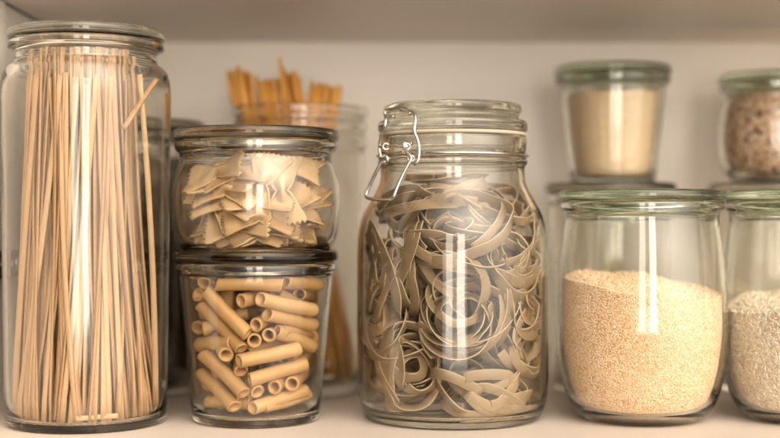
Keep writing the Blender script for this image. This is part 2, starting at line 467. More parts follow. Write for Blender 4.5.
def place_tube(p, dirv, label, group='pasta tubes in the short jar', sc=1.0, lsc=1.0):
    o = first_tube if not tubes else first_tube.copy()
    if tubes: COL.objects.link(o)
    p = Vector(p); p.z = max(p.z, .0118 + abs(Vector(dirv).normalized().z) * .016)
    dn = Vector(dirv).normalized()
    for it in range(30):
        worst = 0; wv = None
        for s_ in (-.017 * lsc, 0, .017 * lsc):
            e = p + dn * s_; lim = float(rB(min(.09, max(.01, e.z)))) - .0050
            ex = math.hypot(e.x - B.x, e.y - B.y) - lim
            if ex > worst: worst = ex; wv = Vector((e.x - B.x, e.y - B.y, 0)).normalized()
        if wv is None: break
        p = p - wv * (worst * .7 + .0001)
    sg = np.array([p + dn * (q_ * .0160 * lsc) for q_ in (-1, -.67, -.33, 0, .33, .67, 1)]); segs.append(sg)
    o.location = p
    q = Vector(dirv).to_track_quat('Z', 'Y')
    o.rotation_mode = 'QUATERNION'; o.rotation_quaternion = q @ Quaternion((0, 0, 1), random.random() * 6.28)
    o.scale = (sc, sc, lsc)
    tag(o, label, 'pasta', group); tubes.append(o)
def front_depth(px, axis, r):
    """depth of the inner glass front at photo column px"""
    d = axis.y - r
    for _ in range(4):
        dx = (px - 390) * d / F - axis.x
        d = axis.y - math.sqrt(max(r * r - dx * dx, (.12 * r) ** 2))
    return d
def zq(x, y): return 160 + x / 2.214, 240 + y / 2.214
# (x0,y0)-(x1,y1) in enlarged crop coordinates, layer, label
TUBES = [
    (120, 96, 276, 99, 0, 'pasta tube lying level across the top of the short jar'),
    (284, 92, 358, 97, 0, 'pasta tube at the top right corner of the short jar'),
    (106, 112, 194, 208, 0, 'upper of two parallel pasta tubes slanting down at the upper left of the short jar'),
    (94, 143, 183, 243, .6, 'lower of two parallel pasta tubes slanting down at the upper left of the short jar'),
    (224, 130, 338, 154, 0, 'pasta tube with its open end left, third row from the top of the short jar'),
    (227, 162, 346, 190, .3, 'pasta tube with its open end left, just under the third row of the short jar'),
    (268, 202, 350, 236, .3, 'pasta tube running to the right wall at mid height of the short jar'),
    (174, 268, 304, 240, 0, 'pasta tube rising gently to the right across the middle of the short jar'),
    (198, 310, 322, 274, 0, 'pasta tube rising to the right just below the middle of the short jar'),
    (62, 232, 138, 226, .2, 'pasta tube at the left of the short jar with its open end right'),
    (98, 254, 186, 340, 0, 'upper of two parallel pasta tubes slanting down at the lower left of the short jar'),
    (84, 290, 172, 376, .2, 'lower of two parallel pasta tubes slanting down at the lower left of the short jar'),
    (194, 388, 328, 342, 0, 'large pasta tube rising to the right near the bottom of the short jar'),
    (246, 398, 346, 368, .3, 'pasta tube at the bottom right of the short jar with its open end left'),
    (108, 384, 206, 388, .8, 'pasta tube lying level on the floor of the short jar at the left'),
    (66, 118, 78, 180, .7, 'pasta tube standing along the left wall of the short jar near the top'),
    (70, 190, 112, 180, 1.2, 'pasta tube behind the left wall of the short jar above mid height'),
    (318, 118, 360, 126, 1.3, 'pasta tube end tucked behind the others at the upper right of the short jar'),
    (88, 318, 120, 372, 1.2, 'pasta tube behind the lower left pair in the short jar'),
    (84, 250, 96, 285, 1.3, 'pasta tube end peeping at the left wall below mid height of the short jar'),
]
for x0, y0, x1, y1, lay, lab in TUBES:
    (ax, ay), (bx, by) = zq(x0, y0), zq(x1, y1)
    zm = CAM_Z + (219 - (ay + by) / 2) * .76 / F
    ri = float(rB(zm)) - .0048
    da = front_depth(ax, B, ri) + lay * .0085; db = front_depth(bx, B, ri) + lay * .0085
    a = at(ax, ay, da); b = at(bx, by, db)
    if math.hypot(x1 - x0, y1 - y0) < 70: # short ones run back into the pile
        b = a + (b - a).normalized() * .010 + Vector((0, .026, 0))
    d = (b - a); Ln = d.length
    place_tube((a + b) / 2, d, lab, lsc=max(.75, min(1.12, Ln / .034)))
ENDS = [(180, 134, .55, .10, .2, 'pasta tube pointing its open end forward under the top row of the short jar'),
        (212, 188, .3, .1, .5, 'pasta tube seen end-on, upper left of the central cluster in the short jar'),
        (240, 210, .12, .05, .3, 'pasta tube seen end-on in the very middle of the short jar'),
        (209, 222, -.2, .15, .5, 'pasta tube seen end-on, left of centre in the short jar'),
        (268, 203, .5, -.12, .9, 'pasta tube seen end-on, right of centre in the short jar'),
        (148, 254, -.35, .35, .2, 'pasta tube seen end-on beside the left diagonal pair in the short jar'),
        (290, 318, .15, .06, .2, 'left one of two end-on pasta tubes above the bottom right of the short jar'),
        (326, 308, .1, .1, .4, 'right one of two end-on pasta tubes above the bottom right of the short jar'),
        (252, 326, .25, .1, .6, 'pasta tube seen end-on in shadow below the middle of the short jar'),
        (216, 336, -.5, .35, .3, 'pasta tube angled down at the low centre of the short jar'),
        (186, 352, -.25, .5, .8, 'pasta tube half hidden behind the low centre of the short jar'),
        (326, 276, .2, .1, .3, 'pasta tube seen end-on at the right wall of the short jar'),
        (180, 290, -.2, .5, .7, 'pasta tube in the gap left of the middle of the short jar'),
        (316, 250, .3, .1, .5, 'pasta tube end by the right wall at mid height of the short jar'),
        (96, 384, -.1, .1, .6, 'pasta tube seen end-on at the lower left floor of the short jar'),
        (345, 214, -.4, .05, .8, 'pasta tube seen end-on near the right wall above mid height of the short jar'),
        (100, 92, .3, -.05, .5, 'pasta tube end at the top left corner of the short jar')]
for x, y, dx, dz, lay, lab in ENDS:
    px, py = zq(x, y); zm = CAM_Z + (219 - py) * .76 / F
    ri = float(rB(zm)) - .0055
    p = at(px, py, front_depth(px, B, ri) + lay * .006)
    d = Vector((dx, 1, dz)).normalized()
    place_tube(p + d * .017, d, lab)
def pack(n_try, front, label, group, maxn):
    k = 0
    for _ in range(n_try):
        if k >= maxn: break
        z = rng.uniform(.0095, .0905); R_ = float(rB(z)) - .005
        if front: th = rng.uniform(-PI, 0); r = R_ * rng.uniform(.40, 1.0)
        else: th = rng.uniform(-PI, PI); r = R_ * math.sqrt(rng.random())
        c = np.array([B.x + r * math.cos(th), B.y + r * math.sin(th), z])
        d = rng.normal(size=3) * np.array([1, .9, .55]); d /= np.linalg.norm(d)
        ls = rng.uniform(.82, 1.05)
        sg = c + d * (np.array([-1, -.67, -.33, 0, .33, .67, 1]) * .0160 * ls)[:, None]
        e = c + d * (np.array([-1, 1]) * .0172 * ls)[:, None]
        if e[:, 2].min() < .0088 or e[:, 2].max() > .0925: continue
        if any(math.hypot(q[0] - B.x, q[1] - B.y) > float(rB(q[2])) - .0050 for q in e): continue
        allp = np.concatenate(segs)
        if np.sqrt(((allp[:, None] - sg[None]) ** 2).sum(2)).min() < .0074: continue
        place_tube(Vector(c), Vector(d), label, group, lsc=ls); k += 1
    pass
pack(16000, True, 'ridged pasta tube wedged between the others near the glass of the short jar', 'pasta tubes wedged near the glass of the short jar', 40)
pack(14000, False, 'ridged pasta tube in the pile at the back of the short jar', 'pasta tubes at the back of the short jar', 60)

# ================================================================== C  jar of bow-tie pasta, standing on the lid of B
CZ = .1001
C = Vector((-.0821, .795, CZ))
jar = thing('round_jar', 'round-bellied jar of bow-tie pasta stacked on the jar of pasta tubes', 'jar', C)
oC, iC = tulip(.0696, .0518, .0428, .0462, .0497, zb=.50, base=.0032)
jar_body('body', oC, iC, M['glass'], jar)
flat_lid('lid', .0508, .0700, .0075, M['mid_lid'], jar, plug=.040)
rC = prof(iC)

def bow_mesh(seed):
    r = np.random.default_rng(seed)
    nu, nv = 31, 19
    Ln, Wd, th = .0206, .0128, .0012
    c1, c2 = r.uniform(-.9, .9, 2); amp = r.uniform(.0030, .0040); bend = r.uniform(-.0035, .0035)
    wv = r.uniform(.0006, .0016, 2); ph = r.uniform(0, 6.28, 2)
    P = np.zeros((nu, nv, 3))
    for i in range(nu):
        u = -1 + 2 * i / (nu - 1); au = abs(u); s_ = 0 if u < 0 else 1
        for j in range(nv):
            v = -1 + 2 * j / (nv - 1)
            w = Wd * (.24 + .76 * min(1, au * 1.12) ** .72)
            zig = (.0013 if j % 2 else -.0011) if i in (0, nu - 1) else 0.0
            x = u * (Ln + zig) * (1 - .10 * v * v * au)
            pin = math.exp(-(u / .30) ** 2)
            z = amp * pin * math.cos(v * PI * 1.5) + bend * u * u + (c2 if s_ else c1) * .0045 * au ** 1.6 * v \
                + wv[s_] * math.sin(v * 4.2 + ph[s_]) * au ** 2
            P[i, j] = (x, v * w, z)
    du = np.gradient(P, axis=0); dv = np.gradient(P, axis=1)
    nn = np.cross(du, dv); nn /= np.linalg.norm(nn, axis=2)[..., None]
    top = (P + nn * th / 2).reshape(-1, 3); bot = (P - nn * th / 2).reshape(-1, 3)
    v = np.concatenate([top, bot]); f = []; o = nu * nv
    for i in range(nu - 1):
        for j in range(nv - 1):
            a = i * nv + j; f.append((a, a + nv, a + nv + 1, a + 1)); f.append((o + a, o + a + 1, o + a + nv + 1, o + a + nv))
    for i in range(nu - 1):
        for j in (0, nv - 1):
            a = i * nv + j; f.append((a, a + nv, o + a + nv, o + a) if j else (a, o + a, o + a + nv, a + nv))
    for j in range(nv - 1):
        for i in (0, nu - 1):
            a = i * nv + j; f.append((a, a + 1, o + a + 1, o + a) if not i else (a, o + a, o + a + 1, a + 1))
    return mesh('bow_tie_pasta', v, f, mat=M['farfalle'])
BOWS = [bow_mesh(s) for s in range(6)]
nbow = 0
def place_bow(p, long_dir, face_dir, label, group='bow-tie pasta in the round jar', sc=1.0):
    """long axis along long_dir, flat face towards face_dir"""
    global nbow
    X = Vector(long_dir).normalized(); Z = Vector(face_dir); Z = (Z - X * Z.dot(X)).normalized(); Y = Z.cross(X)
    R = Matrix((X, Y, Z)).transposed().to_4x4()
    o = obj('bow_tie_pasta', BOWS[nbow % 6]); o.matrix_world = Matrix.Translation(p) @ R @ Matrix.Scale(sc, 4)
    tag(o, label, 'pasta', group); nbow += 1
def zc(x, y): return 170 + x / 3.65, 140 + y / 3.65
# crop centre x,y; angle of the long axis in the picture (deg, ccw); face tilt: 0 = lies flat (edge-on), 90 = faces camera; depth layer
low_c = .0048
def fit_bow(p, X, Fd):
    X = X.normalized(); Z = (Fd - X * Fd.dot(X)).normalized(); Y = Z.cross(X)
    for it in range(40):  # pull in until every corner is inside the glass
        worst = 0; low = 0; wv = None
        for s_ in (-.0206, 0, .0206):
            for q in (-.0115, 0, .0115):
                for zz in (-.003, .003):
                    e = p + X * s_ + Y * (q if s_ else q * .45) + Z * zz
                    h = e.z - CZ
                    low = max(low, low_c - h); 
                    if h > .067: low = min(low, .067 - h) if low <= 0 else low
                    lim = float(rC(max(low_c, min(.067, h)))) - .0012
                    ex = math.hypot(e.x - C.x, e.y - C.y) - lim
                    if ex > worst: worst = ex; wv = Vector((e.x - C.x, e.y - C.y, 0)).normalized()
        if worst <= 0 and abs(low) < 1e-5: break
        if wv is not None: p = p - wv * (worst * .7 + .0002)
        p.z += low * .8
    return p
BOWLIST = [
    (120, 90, 5, 18, .8, 'bow-tie pasta lying flat at the upper left of the pile in the round jar'),
    (165, 112, 20, 25, .3, 'bow-tie pasta tilted up to the right in the upper left stack of the round jar'),
    (240, 118, 10, 30, .8, 'bow-tie pasta lying half hidden left of the upright ones in the round jar'),
    (180, 160, 2, 22, .5, 'bow-tie pasta lying flat second in the left stack of the round jar'),
    (175, 182, -4, 28, .1, 'bow-tie pasta lying flat in the middle of the left stack of the round jar'),
    (130, 232, -32, 40, .1, 'bow-tie pasta slanting down at the left wall of the round jar'),
    (185, 232, -6, 30, .5, 'bow-tie pasta lying level below the left stack of the round jar'),
    (75, 280, -65, 40, .4, 'bow-tie pasta standing against the lower left wall of the round jar'),
    (340, 75, 70, 80, .1, 'upright bow-tie pasta with its fan facing front, tallest in the round jar'),
    (430, 185, 95, 75, 0, 'upright pale bow-tie pasta facing front right of centre in the round jar'),
    (430, 95, 0, 55, 1.0, 'bow-tie pasta lying behind the two upright ones in the round jar'),
    (510, 115, 58, 65, .3, 'bow-tie pasta leaning right at the upper right of the round jar'),
    (345, 280, -3, 50, 0, 'broad bow-tie pasta lying across the middle front of the round jar'),
    (210, 330, 10, 35, .2, 'bow-tie pasta lying level at the lower left front of the round jar'),
    (330, 340, 8, 25, .5, 'bow-tie pasta lying level under the broad front one in the round jar'),
    (510, 240, 12, 25, .6, 'bow-tie pasta lying flat at the right of the round jar'),
    (530, 320, 58, 55, 0, 'bow-tie pasta standing on a slant along the lower right wall of the round jar'),
    (435, 345, 52, 60, .2, 'bow-tie pasta slanting up at the lower right of centre in the round jar'),
    (265, 390, 0, 45, .1, 'bow-tie pasta lying at the bottom front of the round jar'),
    (130, 320, 20, 20, .9, 'bow-tie pasta wedged deep in the lower left of the round jar'),
    (390, 395, 5, 30, .6, 'bow-tie pasta lying at the bottom right of centre in the round jar'),
    (320, 225, 0, 22, .8, 'bow-tie pasta lying flat behind the bright reflection in the round jar'),
    (440, 265, 5, 25, .9, 'bow-tie pasta lying flat behind the pale upright one in the round jar'),
]
for x, y, ang, tilt, lay, lab in BOWLIST:
    px, py = zc(x, y); z = CAM_Z + (219 - py) * .76 / F
    a = math.radians(ang); t = math.radians(tilt + (14 if tilt < 45 else 0))
    zl = max(.012, min(.058, z - CZ))
    ri = float(rC(zl)) - .007 - .006 * abs(math.sin(t) * 0 + math.cos(t))
    # ends of the long axis must stay within the glass
    d = front_depth(px, C, ri) + lay * .010
    p = at(px, py, d); p.z = CZ + max(.0075, p.z - CZ)
    X = Vector((math.cos(a), 0, math.sin(a)))
    rad = Vector((p.x - C.x, p.y - C.y, 0))
    if rad.length > .01:   # follow the wall
        tn = Vector((-rad.y, rad.x, 0)).normalized()
        if tn.x < 0: tn = -tn
        X = (tn * math.cos(a) * 1.0 + Vector((0, 0, math.sin(a))))
        X = (X + Vector((math.cos(a), 0, math.sin(a))) * .6).normalized()
    Fd = Vector((rng.normal() * .15 - .25 * rad.x / .04 * 0, -math.sin(t), math.cos(t)))
    p = fit_bow(p, X, Fd)
    place_bow(p, X, Fd, lab)
k = 0
while k < 18:
    z = rng.uniform(.008, .042); th = rng.uniform(-.1, PI + .1); r = rng.uniform(.004, .030)
    p = Vector((C.x + r * math.cos(th), C.y + r * math.sin(th), CZ + z)); ph = rng.uniform(0, 6.28)
    X = Vector((math.cos(ph), math.sin(ph), rng.normal() * .2)).normalized()
    if all(math.hypot((p + X * s - C).x, (p + X * s - C).y) < float(rC(z)) - .004 for s in (-.019, .019)):
        Fd = Vector((rng.normal() * .3, rng.normal() * .3, 1)); p = fit_bow(p, X, Fd)
        place_bow(p, X, Fd, 'bow-tie pasta in the pile at the back of the round jar', 'bow-tie pasta at the back of the round jar'); k += 1

# ================================================================== D  clip-top jar of ribbon nests
D = Vector((.0388, .805, 0))
jar = thing('clip_top_jar', 'large wide clip-top jar of pasta nests with a wire clasp on its left', 'jar', D)
oD = [(0, .0025), (.047, .0025), (.050, .0003), (.0535, .0003), (.0552, .003), (.0575, .009), (.0592, .018), (.0592, .06), (.0592, .104), (.0588, .114), (.0555, .126), (.049, .137), (.0455, .1440), (.0446, .149), (.0446, .1545),
      (.0452, .1560), (.0462, .1566), (.0464, .1590), (.0450, .1602), (.0446, .1620), (.0452, .1640), (.0458, .1680), (.0458, .1725), (.0450, .1735)]
iD = [(.0400, .1735), (.0405, .168), (.0410, .150), (.0420, .144), (.0460, .1355), (.0525, .125), (.0555, .113), (.0559, .104), (.0559, .06), (.0558, .018), (.0548, .0095), (.051, .0058), (.044, .0050), (0, .0046)]
jar_body('body', oD, iD, M['glass'], jar)
rD = prof(iD)
v, f = lathe(chaikin([(.0402, .1737), (.0452, .1737), (.0458, .1745), (.0458, .1755), (.0450, .1761), (.0402, .1761)], 1), closed=True)
obj('gasket', mesh('gasket', v, f, mat=M['gasket']), jar)
lidD = [(0, .1660), (.030, .1660), (.0365, .1655), (.0378, .1680), (.0382, .1764), (.0455, .1764), (.0462, .1775), (.0463, .1815), (.0455, .1832), (.0422, .1842), (.0408, .1856), (.0410, .1872), (.0424, .1886),
        (.0427, .1915), (.0418, .1935), (.0395, .1940), (.0370, .1925), (.033, .1905), (0, .1900)]
v, f = lathe(chaikin(lidD)); obj('lid', mesh('lid', v, f, mat=M['lid']), jar)
# wire clasp: a collar ring round the neck, a bail over the lid and the lever
def ring(name, R, z, r, par, a0=0, a1=2 * PI, n=90):
    path = [(R * math.cos(a), R * math.sin(a), z) for a in np.linspace(a0, a1, n)]
    return obj(name, tube_mesh(name, path, r, M['wire'], smooth_it=0), par)
ring('wire_collar', .0466, .1619, .0009, jar)
def onD(px, py, R):
    """jar-local point on radius R in front, seen at photo pixel"""
    d = D.y - R
    for _ in range(6):
        dx = (px - 390) * d / F - D.x
        d = D.y - math.sqrt(max(R * R - dx * dx, 1e-8))
    return np.array(at(px, py, d) - D)
bail = [onD(381, 158, .0485), onD(379, 148, .0490), onD(381, 136, .0490), onD(385.5, 126, .0485), onD(386, 117, .0470), onD(384, 111.5, .0440), onD(388, 110.5, .0425), onD(398, 109.5, .0438), onD(409, 111, .0425), onD(414.5, 113, .0450),
        onD(416, 120, .0475), onD(413.5, 131, .0495), onD(418.5, 141, .0500), onD(419.5, 152, .0505), onD(418, 162, .0515), onD(413.5, 165, .052)]
obj('wire_bail', tube_mesh('wire_bail', bail, .00100, M['wire']), jar)
top_hook = [onD(394, 116.5, .0440), onD(386, 116, .0452), onD(384.5, 111.5, .0457), onD(388, 109.5, .0440), onD(400, 108.5, .0447), onD(408, 110.5, .0440), onD(410, 114, .0455)]
obj('lid_hook', tube_mesh('lid_hook', top_hook, .00095, M['wire']), jar)
lever = [onD(407, 147, .0500), onD(404.5, 142, .0505), onD(403.5, 147, .0515), onD(408, 153, .0530), onD(412, 158, .0538), onD(409, 163, .0545), onD(402, 176, .0562), onD(396, 190, .0585), onD(393.5, 197.5, .0595), onD(390, 199.8, .0597), onD(380, 199.8, .0592), onD(368.5, 198.5, .0592),
         onD(365.5, 196, .0592), onD(367.5, 190, .0580), onD(376, 172, .0545), onD(383, 159, .0515), onD(386, 156, .0505), onD(388, 159, .0500), onD(386, 164, .0505), onD(382.5, 163, .0507)]
obj('latch_lever', tube_mesh('latch_lever', lever, .00108, M['wire']), jar)
for y0 in (146.5, 158.5):
    path = [onD(x, y0 + (1.2 if y0 < 150 else -.6) * math.sin((x - 380) * .35) - (x - 382) * .07, .0488) for x in np.linspace(380, 412, 16)]
    obj('hinge_wire', tube_mesh('hinge_wire', path, .0010, M['wire'], smooth_it=2), jar)
    for cx in ((386, 407) if y0 < 150 else (385, 411)):
        c = onD(cx, y0, .0497); cp = []
        for a in np.linspace(0, 4.4 * PI, 46):
            cp.append(c + np.array([.0018 * math.cos(a), -.0006 + .0012 * a / (4.4 * PI), .0018 * math.sin(a)]))
        obj('wire_coil', tube_mesh('wire_coil', cp, .0006, M['wire'], smooth_it=0), jar)

def nest(center, axis, R, H, nrib, seed, label, width=.0057, ecc=1.0):
    r = np.random.default_rng(seed)
    ax = Vector(axis).normalized(); q = ax.to_track_quat('Z', 'Y'); Rm = np.array(q.to_matrix())
    v, f, e = [], [], []; c = np.array(center)
    nrib += 3
    for k in range(nrib):
        rad = R * (.30 + .68 * (k + .5) / nrib) * r.uniform(.9, 1.08)
        z0 = (r.random() - .5) * H; turns = r.uniform(.75, 1.55); n = int(34 * turns * 1.6)
        t = np.linspace(0, 2 * PI * turns, n); ph = r.uniform(0, 6.28)
        e1, e2 = r.uniform(.06, .32), r.uniform(.0, .10); p1, p2 = r.uniform(0, 6.28, 2)
        rr = rad * (1 + e1 * np.sin(t * 1.0 + p1) + e2 * np.sin(3 * t + p2))
        # free ends leave the coil
        s = t / t[-1]; rr = rr * (1 - .45 * np.clip((s - .86) / .14, 0, 1) ** 1.5 * r.uniform(-.5, 1))
        cx, cy = r.normal(size=2) * R * .16
        tilt = r.normal(size=2) * .40
        x = rr * np.cos(t + ph) * ecc + cx; y = rr * np.sin(t + ph) + cy
        z = z0 + x * tilt[0] + y * tilt[1] + .12 * H * np.sin(1.6 * t + p2)
        P = np.stack([x, y, z], 1) @ Rm.T + c
        tw = r.normal() * .35 + .45 * np.sin(t * r.uniform(.6, 1.2) + p1)
        Wl = np.stack([np.cos(t + ph) * np.sin(tw), np.sin(t + ph) * np.sin(tw), np.cos(tw)], 1) @ Rm.T
        for p in P:
            zz = min(max(p[2], .0086), .1500); p[2] = zz
            lim = float(rD(zz)) - .0022 - r.uniform(0, .0006); rad_ = math.hypot(p[0], p[1])
            if rad_ > lim: p[0] *= lim / rad_; p[1] *= lim / rad_
        # ribbons pressed on the glass lie flat against it
        for i, p in enumerate(P):
            rad_ = math.hypot(p[0], p[1]); lim = float(rD(p[2])) - .0045
            if rad_ > lim:
                nrm = np.array([p[0], p[1], 0]) / rad_; Wl[i] -= nrm * Wl[i].dot(nrm) * .9
        ker = np.array([1, 2, 3, 2, 1]) / 9
        for arr in (P, Wl):
            pad = np.concatenate([arr[:1]] * 2 + [arr] + [arr[-1:]] * 2)
            for j in range(3): arr[:, j] = np.convolve(pad[:, j], ker, 'valid')
        ribbon_geo(P, Wl, width * r.uniform(.8, 1.15), .0010, v, f, e)
    v = np.array(v); org = v.mean(0); org[2] = v[:, 2].min(); v = v - org
    me = mesh('pasta_nest', v, f, mat=M['tagliatelle'])
    a = me.attributes.new('edge', 'FLOAT', 'POINT'); a.data.foreach_set('value', np.array(e, np.float32))
    o = obj('pasta_nest', me, None, D + Vector(org)); return tag(o, label, 'pasta', 'pasta nests in the clip-top jar')
NESTS = [
    ((-.030, -.030, .036), (.25, -1, .15), .026, .020, 9, 'coiled pasta nest seen face-on at the lower left of the clip-top jar', 1),
    ((.016, -.034, .022), (.1, -.25, 1), .030, .016, 8, 'pasta nest lying flat in level loops at the bottom right of the clip-top jar', 1),
    ((.036, -.022, .046), (.9, -.5, .3), .024, .016, 7, 'pasta nest with hanging loops at the lower right wall of the clip-top jar', 1.1),
    ((.004, -.034, .070), (-.2, -1, .25), .030, .018, 10, 'pasta nest with wide open loops in the centre of the clip-top jar', 1),
    ((-.036, -.022, .090), (.9, -.55, .12), .027, .018, 9, 'pasta nest of upright ribbons at the left wall of the clip-top jar', .75),
    ((.034, -.026, .098), (.35, -.5, .9), .027, .026, 9, 'pasta nest of broad level bands at the upper right of the clip-top jar', 1),
    ((-.004, -.028, .112), (.2, -.7, .75), .030, .020, 9, 'pasta nest just under the shoulder at the middle of the clip-top jar', 1),
    ((.040, -.020, .072), (.8, -.6, .2), .024, .016, 6, 'pasta nest pressed to the right wall at mid height of the clip-top jar', 1),
    ((-.040, -.014, .060), (-.8, -.6, .3), .022, .014, 6, 'pasta nest pressed to the left wall below mid height of the clip-top jar', 1),
    ((-.022, -.010, .128), (-.2, -.5, 1), .026, .014, 8, 'topmost left pasta nest at the neck of the clip-top jar', 1),
    ((.020, -.008, .130), (.3, -.4, 1), .026, .014, 8, 'topmost right pasta nest at the neck of the clip-top jar', 1),
    ((-.004, .006, .145), (.1, -.2, 1), .026, .010, 6, 'pasta nest poking up inside the neck of the clip-top jar', 1),
]
for i, (c, ax, R, H, n, lab, ecc) in enumerate(NESTS): nest(c, ax, R, H, n, 20 + i, lab, ecc=ecc)
for i, (c, ax) in enumerate([((-.024, .024, .035), (0, -.4, 1)), ((.026, .024, .035), (.3, -.4, 1)), ((-.024, .022, .080), (-.3, -.5, 1)), ((.026, .022, .080), (.2, -.8, .6)), ((0, .024, .115), (0, -.3, 1)), ((0, .004, .05), (0, -.9, .4))]):
    o = nest(c, ax, .027, .022, 9, 60 + i, 'pasta nest packed behind the front ones in the clip-top jar')
    o['group'] = 'pasta nests at the back of the clip-top jar'

# ================================================================== E, F  big bulging jars on the right
oE, iE = tulip(.1335, .0522, .036, .0468, .0497, zb=.44)
E = Vector((.1550, .799, 0)); Fp = Vector((.2570, .799, 0))
for P, lab in ((E, 'large bulging jar with a green glass lid, two thirds full of orange-tinted couscous'), (Fp, 'large bulging jar of white rice at the right edge with a green glass lid')):
    j = thing('bulging_jar', lab, 'jar', P, 'large bulging jars with green lids')
    jar_body('body', oE, iE, M['green_glass'], j)
    flat_lid('lid', .0506, .1339, .0068, M['green_lid'], j, plug=.040)
rE = prof(iE)
def topE(x, y): return .0838 - .105 * x + .10 * y - 2.2 * (x * x + y * y) + .0008 * math.sin(x * 160 + 1) + .003
bed = fill_mesh('couscous', rE, .0052, topE, .0016, M['couscous_bed'], None, E)
tag(bed, 'orange-tinted couscous filling the large bulging jar, its surface sloping down to the right', 'couscous', kind='stuff')
scatter(bed, 40000, (.00052, .00048, .00046), M['couscous'], cut_y=.012)
def topF(x, y): return .0710 + .10 * x + .10 * y + .0012 * math.sin(x * 170) + .002
bed = fill_mesh('rice', rE, .0052, topF, .0022, M['rice_bed'], None, Fp)
tag(bed, 'white long-grain rice half filling the jar at the right edge', 'rice', kind='stuff')
scatter(bed, 13000, (.0021, .00068, .00068), M['rice'], flat=.12, cut_y=.012)

# ================================================================== G, K  rear jars, carrying H and I
oG, iG = neckless(.0440, .0415, .1405, flange=.0458)
G = Vector((.1586, .932, 0)); K = Vector((.2765, .932, 0))
for P, lab in ((G, 'blurred rear jar behind the couscous jar, carrying the tapered jar of semolina on its lid'), (K, 'blurred rear jar behind the rice jar, carrying the small jar of mixed grains')):
    j = thing('rear_jar', lab, 'jar', P, 'rear jars carrying smaller jars')
    jar_body('body', oG, iG, M['glass'], j)
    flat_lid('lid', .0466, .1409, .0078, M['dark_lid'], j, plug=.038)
rG = prof(iG)
for P, lab in ((G, 'brownish filling low in the rear jar behind the couscous jar'), (K, 'brownish filling low in the rear jar behind the rice jar')):
    b = fill_mesh('brown_filling', rG, .007, lambda x, y: .030 + .05 * x, .0012, M['flour'], None, P); tag(b, lab, 'food', kind='stuff')

HZ = .1474
H = Vector((.1600, .932, HZ))
j = thing('tapered_jar', 'small tapered jar of tan semolina with a green-rimmed lid, on top of a rear jar', 'jar', H)
oH, iH = neckless(.0372, .0308, .0775, t=.0026, base=.0042, flange=.0412)
jar_body('body', oH, iH, M['green_glass'], j); flat_lid('lid', .0420, .0779, .0072, M['green_lid'], j, plug=.033)
rH = prof(iH)
b = fill_mesh('semolina', rH, .0050, lambda x, y: .0665 + .03 * x - .8 * (x * x + y * y), .0011, M['semolina'], None, H)
tag(b, 'fine tan semolina almost filling the small tapered jar', 'semolina', kind='stuff')

I = Vector((.2745, .932, HZ))
j = thing('small_round_jar', 'small round-bellied jar of speckled pinkish-brown grains at the upper right edge', 'jar', I)
oI, iI = tulip(.0722, .0372, .0265, .0325, .0366, t=.0026, zb=.45)
jar_body('body', oI, iI, M['green_glass'], j); flat_lid('lid', .0378, .0726, .0072, M['green_lid'], j, plug=.028)
rI = prof(iI)
b = fill_mesh('mixed_grains', rI, .0052, lambda x, y: .0655 + .02 * x, .0021, M['mix_bed'], None, I)
tag(b, 'speckled pinkish-brown and dark grains filling the small round jar', 'grains', kind='stuff')
scatter(b, 6500, (.0014, .0012, .0008), M['mix'], flat=.3)

# ================================================================== L  open rear jar with brown spaghetti sticking out
Lp = Vector((-.0640, .922, 0))
j = thing('open_jar', 'blurred open jar behind the bow-tie jar with brown spaghetti sticking out of it', 'jar', Lp)
oL = [(0, .0015), (.036, .0015), (.038, 0), (.0425, .0008), (.0440, .006), (.0450, .06), (.0455, .14), (.0455, .168), (.0462, .1735), (.0478, .1745), (.0480, .179), (.0462, .1805), (.0462, .1850), (.0478, .1865), (.0478, .1900), (.0465, .1915), (.0465, .1950), (.0484, .1965), (.0486, .2005), (.0478, .2018)]
iL = [(.0440, .2018), (.0435, .196), (.0432, .17), (.0428, .14), (.0422, .06), (.0412, .013), (.036, .0072), (0, .0065)]
jar_body('body', oL, iL, M['glass'], j)
rL = prof(iL)
def spag(b, tp, lab, grp):
    b = np.array(b); tp = np.array(tp); n = 14; t = np.linspace(0, 1, n)[:, None]
    P = b + (tp - b) * t + np.array([rng.normal() * .0015, rng.normal() * .0015, 0]) * np.sin(PI * t)
    for p in P:
        lim = float(rL(max(.012, min(p[2], .2)))) - .0016; r_ = math.hypot(p[0], p[1])
        if p[2] < .203 and r_ > lim: p[:2] *= lim / r_
    o = obj('spaghetti_strand', tube_mesh('spaghetti_strand', P - b, .00105, M['wheat'], n=7, smooth_it=0), None, Lp + Vector(b))
    tag(o, lab, 'pasta', grp)
for k in range(95):
    u, w = rng.random(), rng.random()
    tx = -.0520 + .0520 * u + rng.normal() * .0010; ty = rng.uniform(-.012, .016)
    spag((-.020 + .060 * u + rng.normal() * .003, rng.uniform(-.022, .022), .0085), (tx, ty, .2255 + .004 * math.sin(u * 9) + rng.normal() * .0018 - .004 * u),
         'brown spaghetti strand in the wide bunch rising above the left of the open jar', 'brown spaghetti in the wide left bunch')
spag((.012, -.02, .0085), (-.0135, -.012, .236), 'brown spaghetti strand standing tallest out of the open jar', 'brown spaghetti in the wide left bunch')
for k in range(42):
    u = rng.random()
    spag((-.030 + .024 * u + rng.normal() * .002, rng.uniform(-.020, .020), .0085), (.0070 + .0220 * u, rng.uniform(-.014, .010), .2165 + rng.normal() * .0014),
         'brown spaghetti strand in the narrow bunch rising at the right of the open jar', 'brown spaghetti in the narrow right bunch')

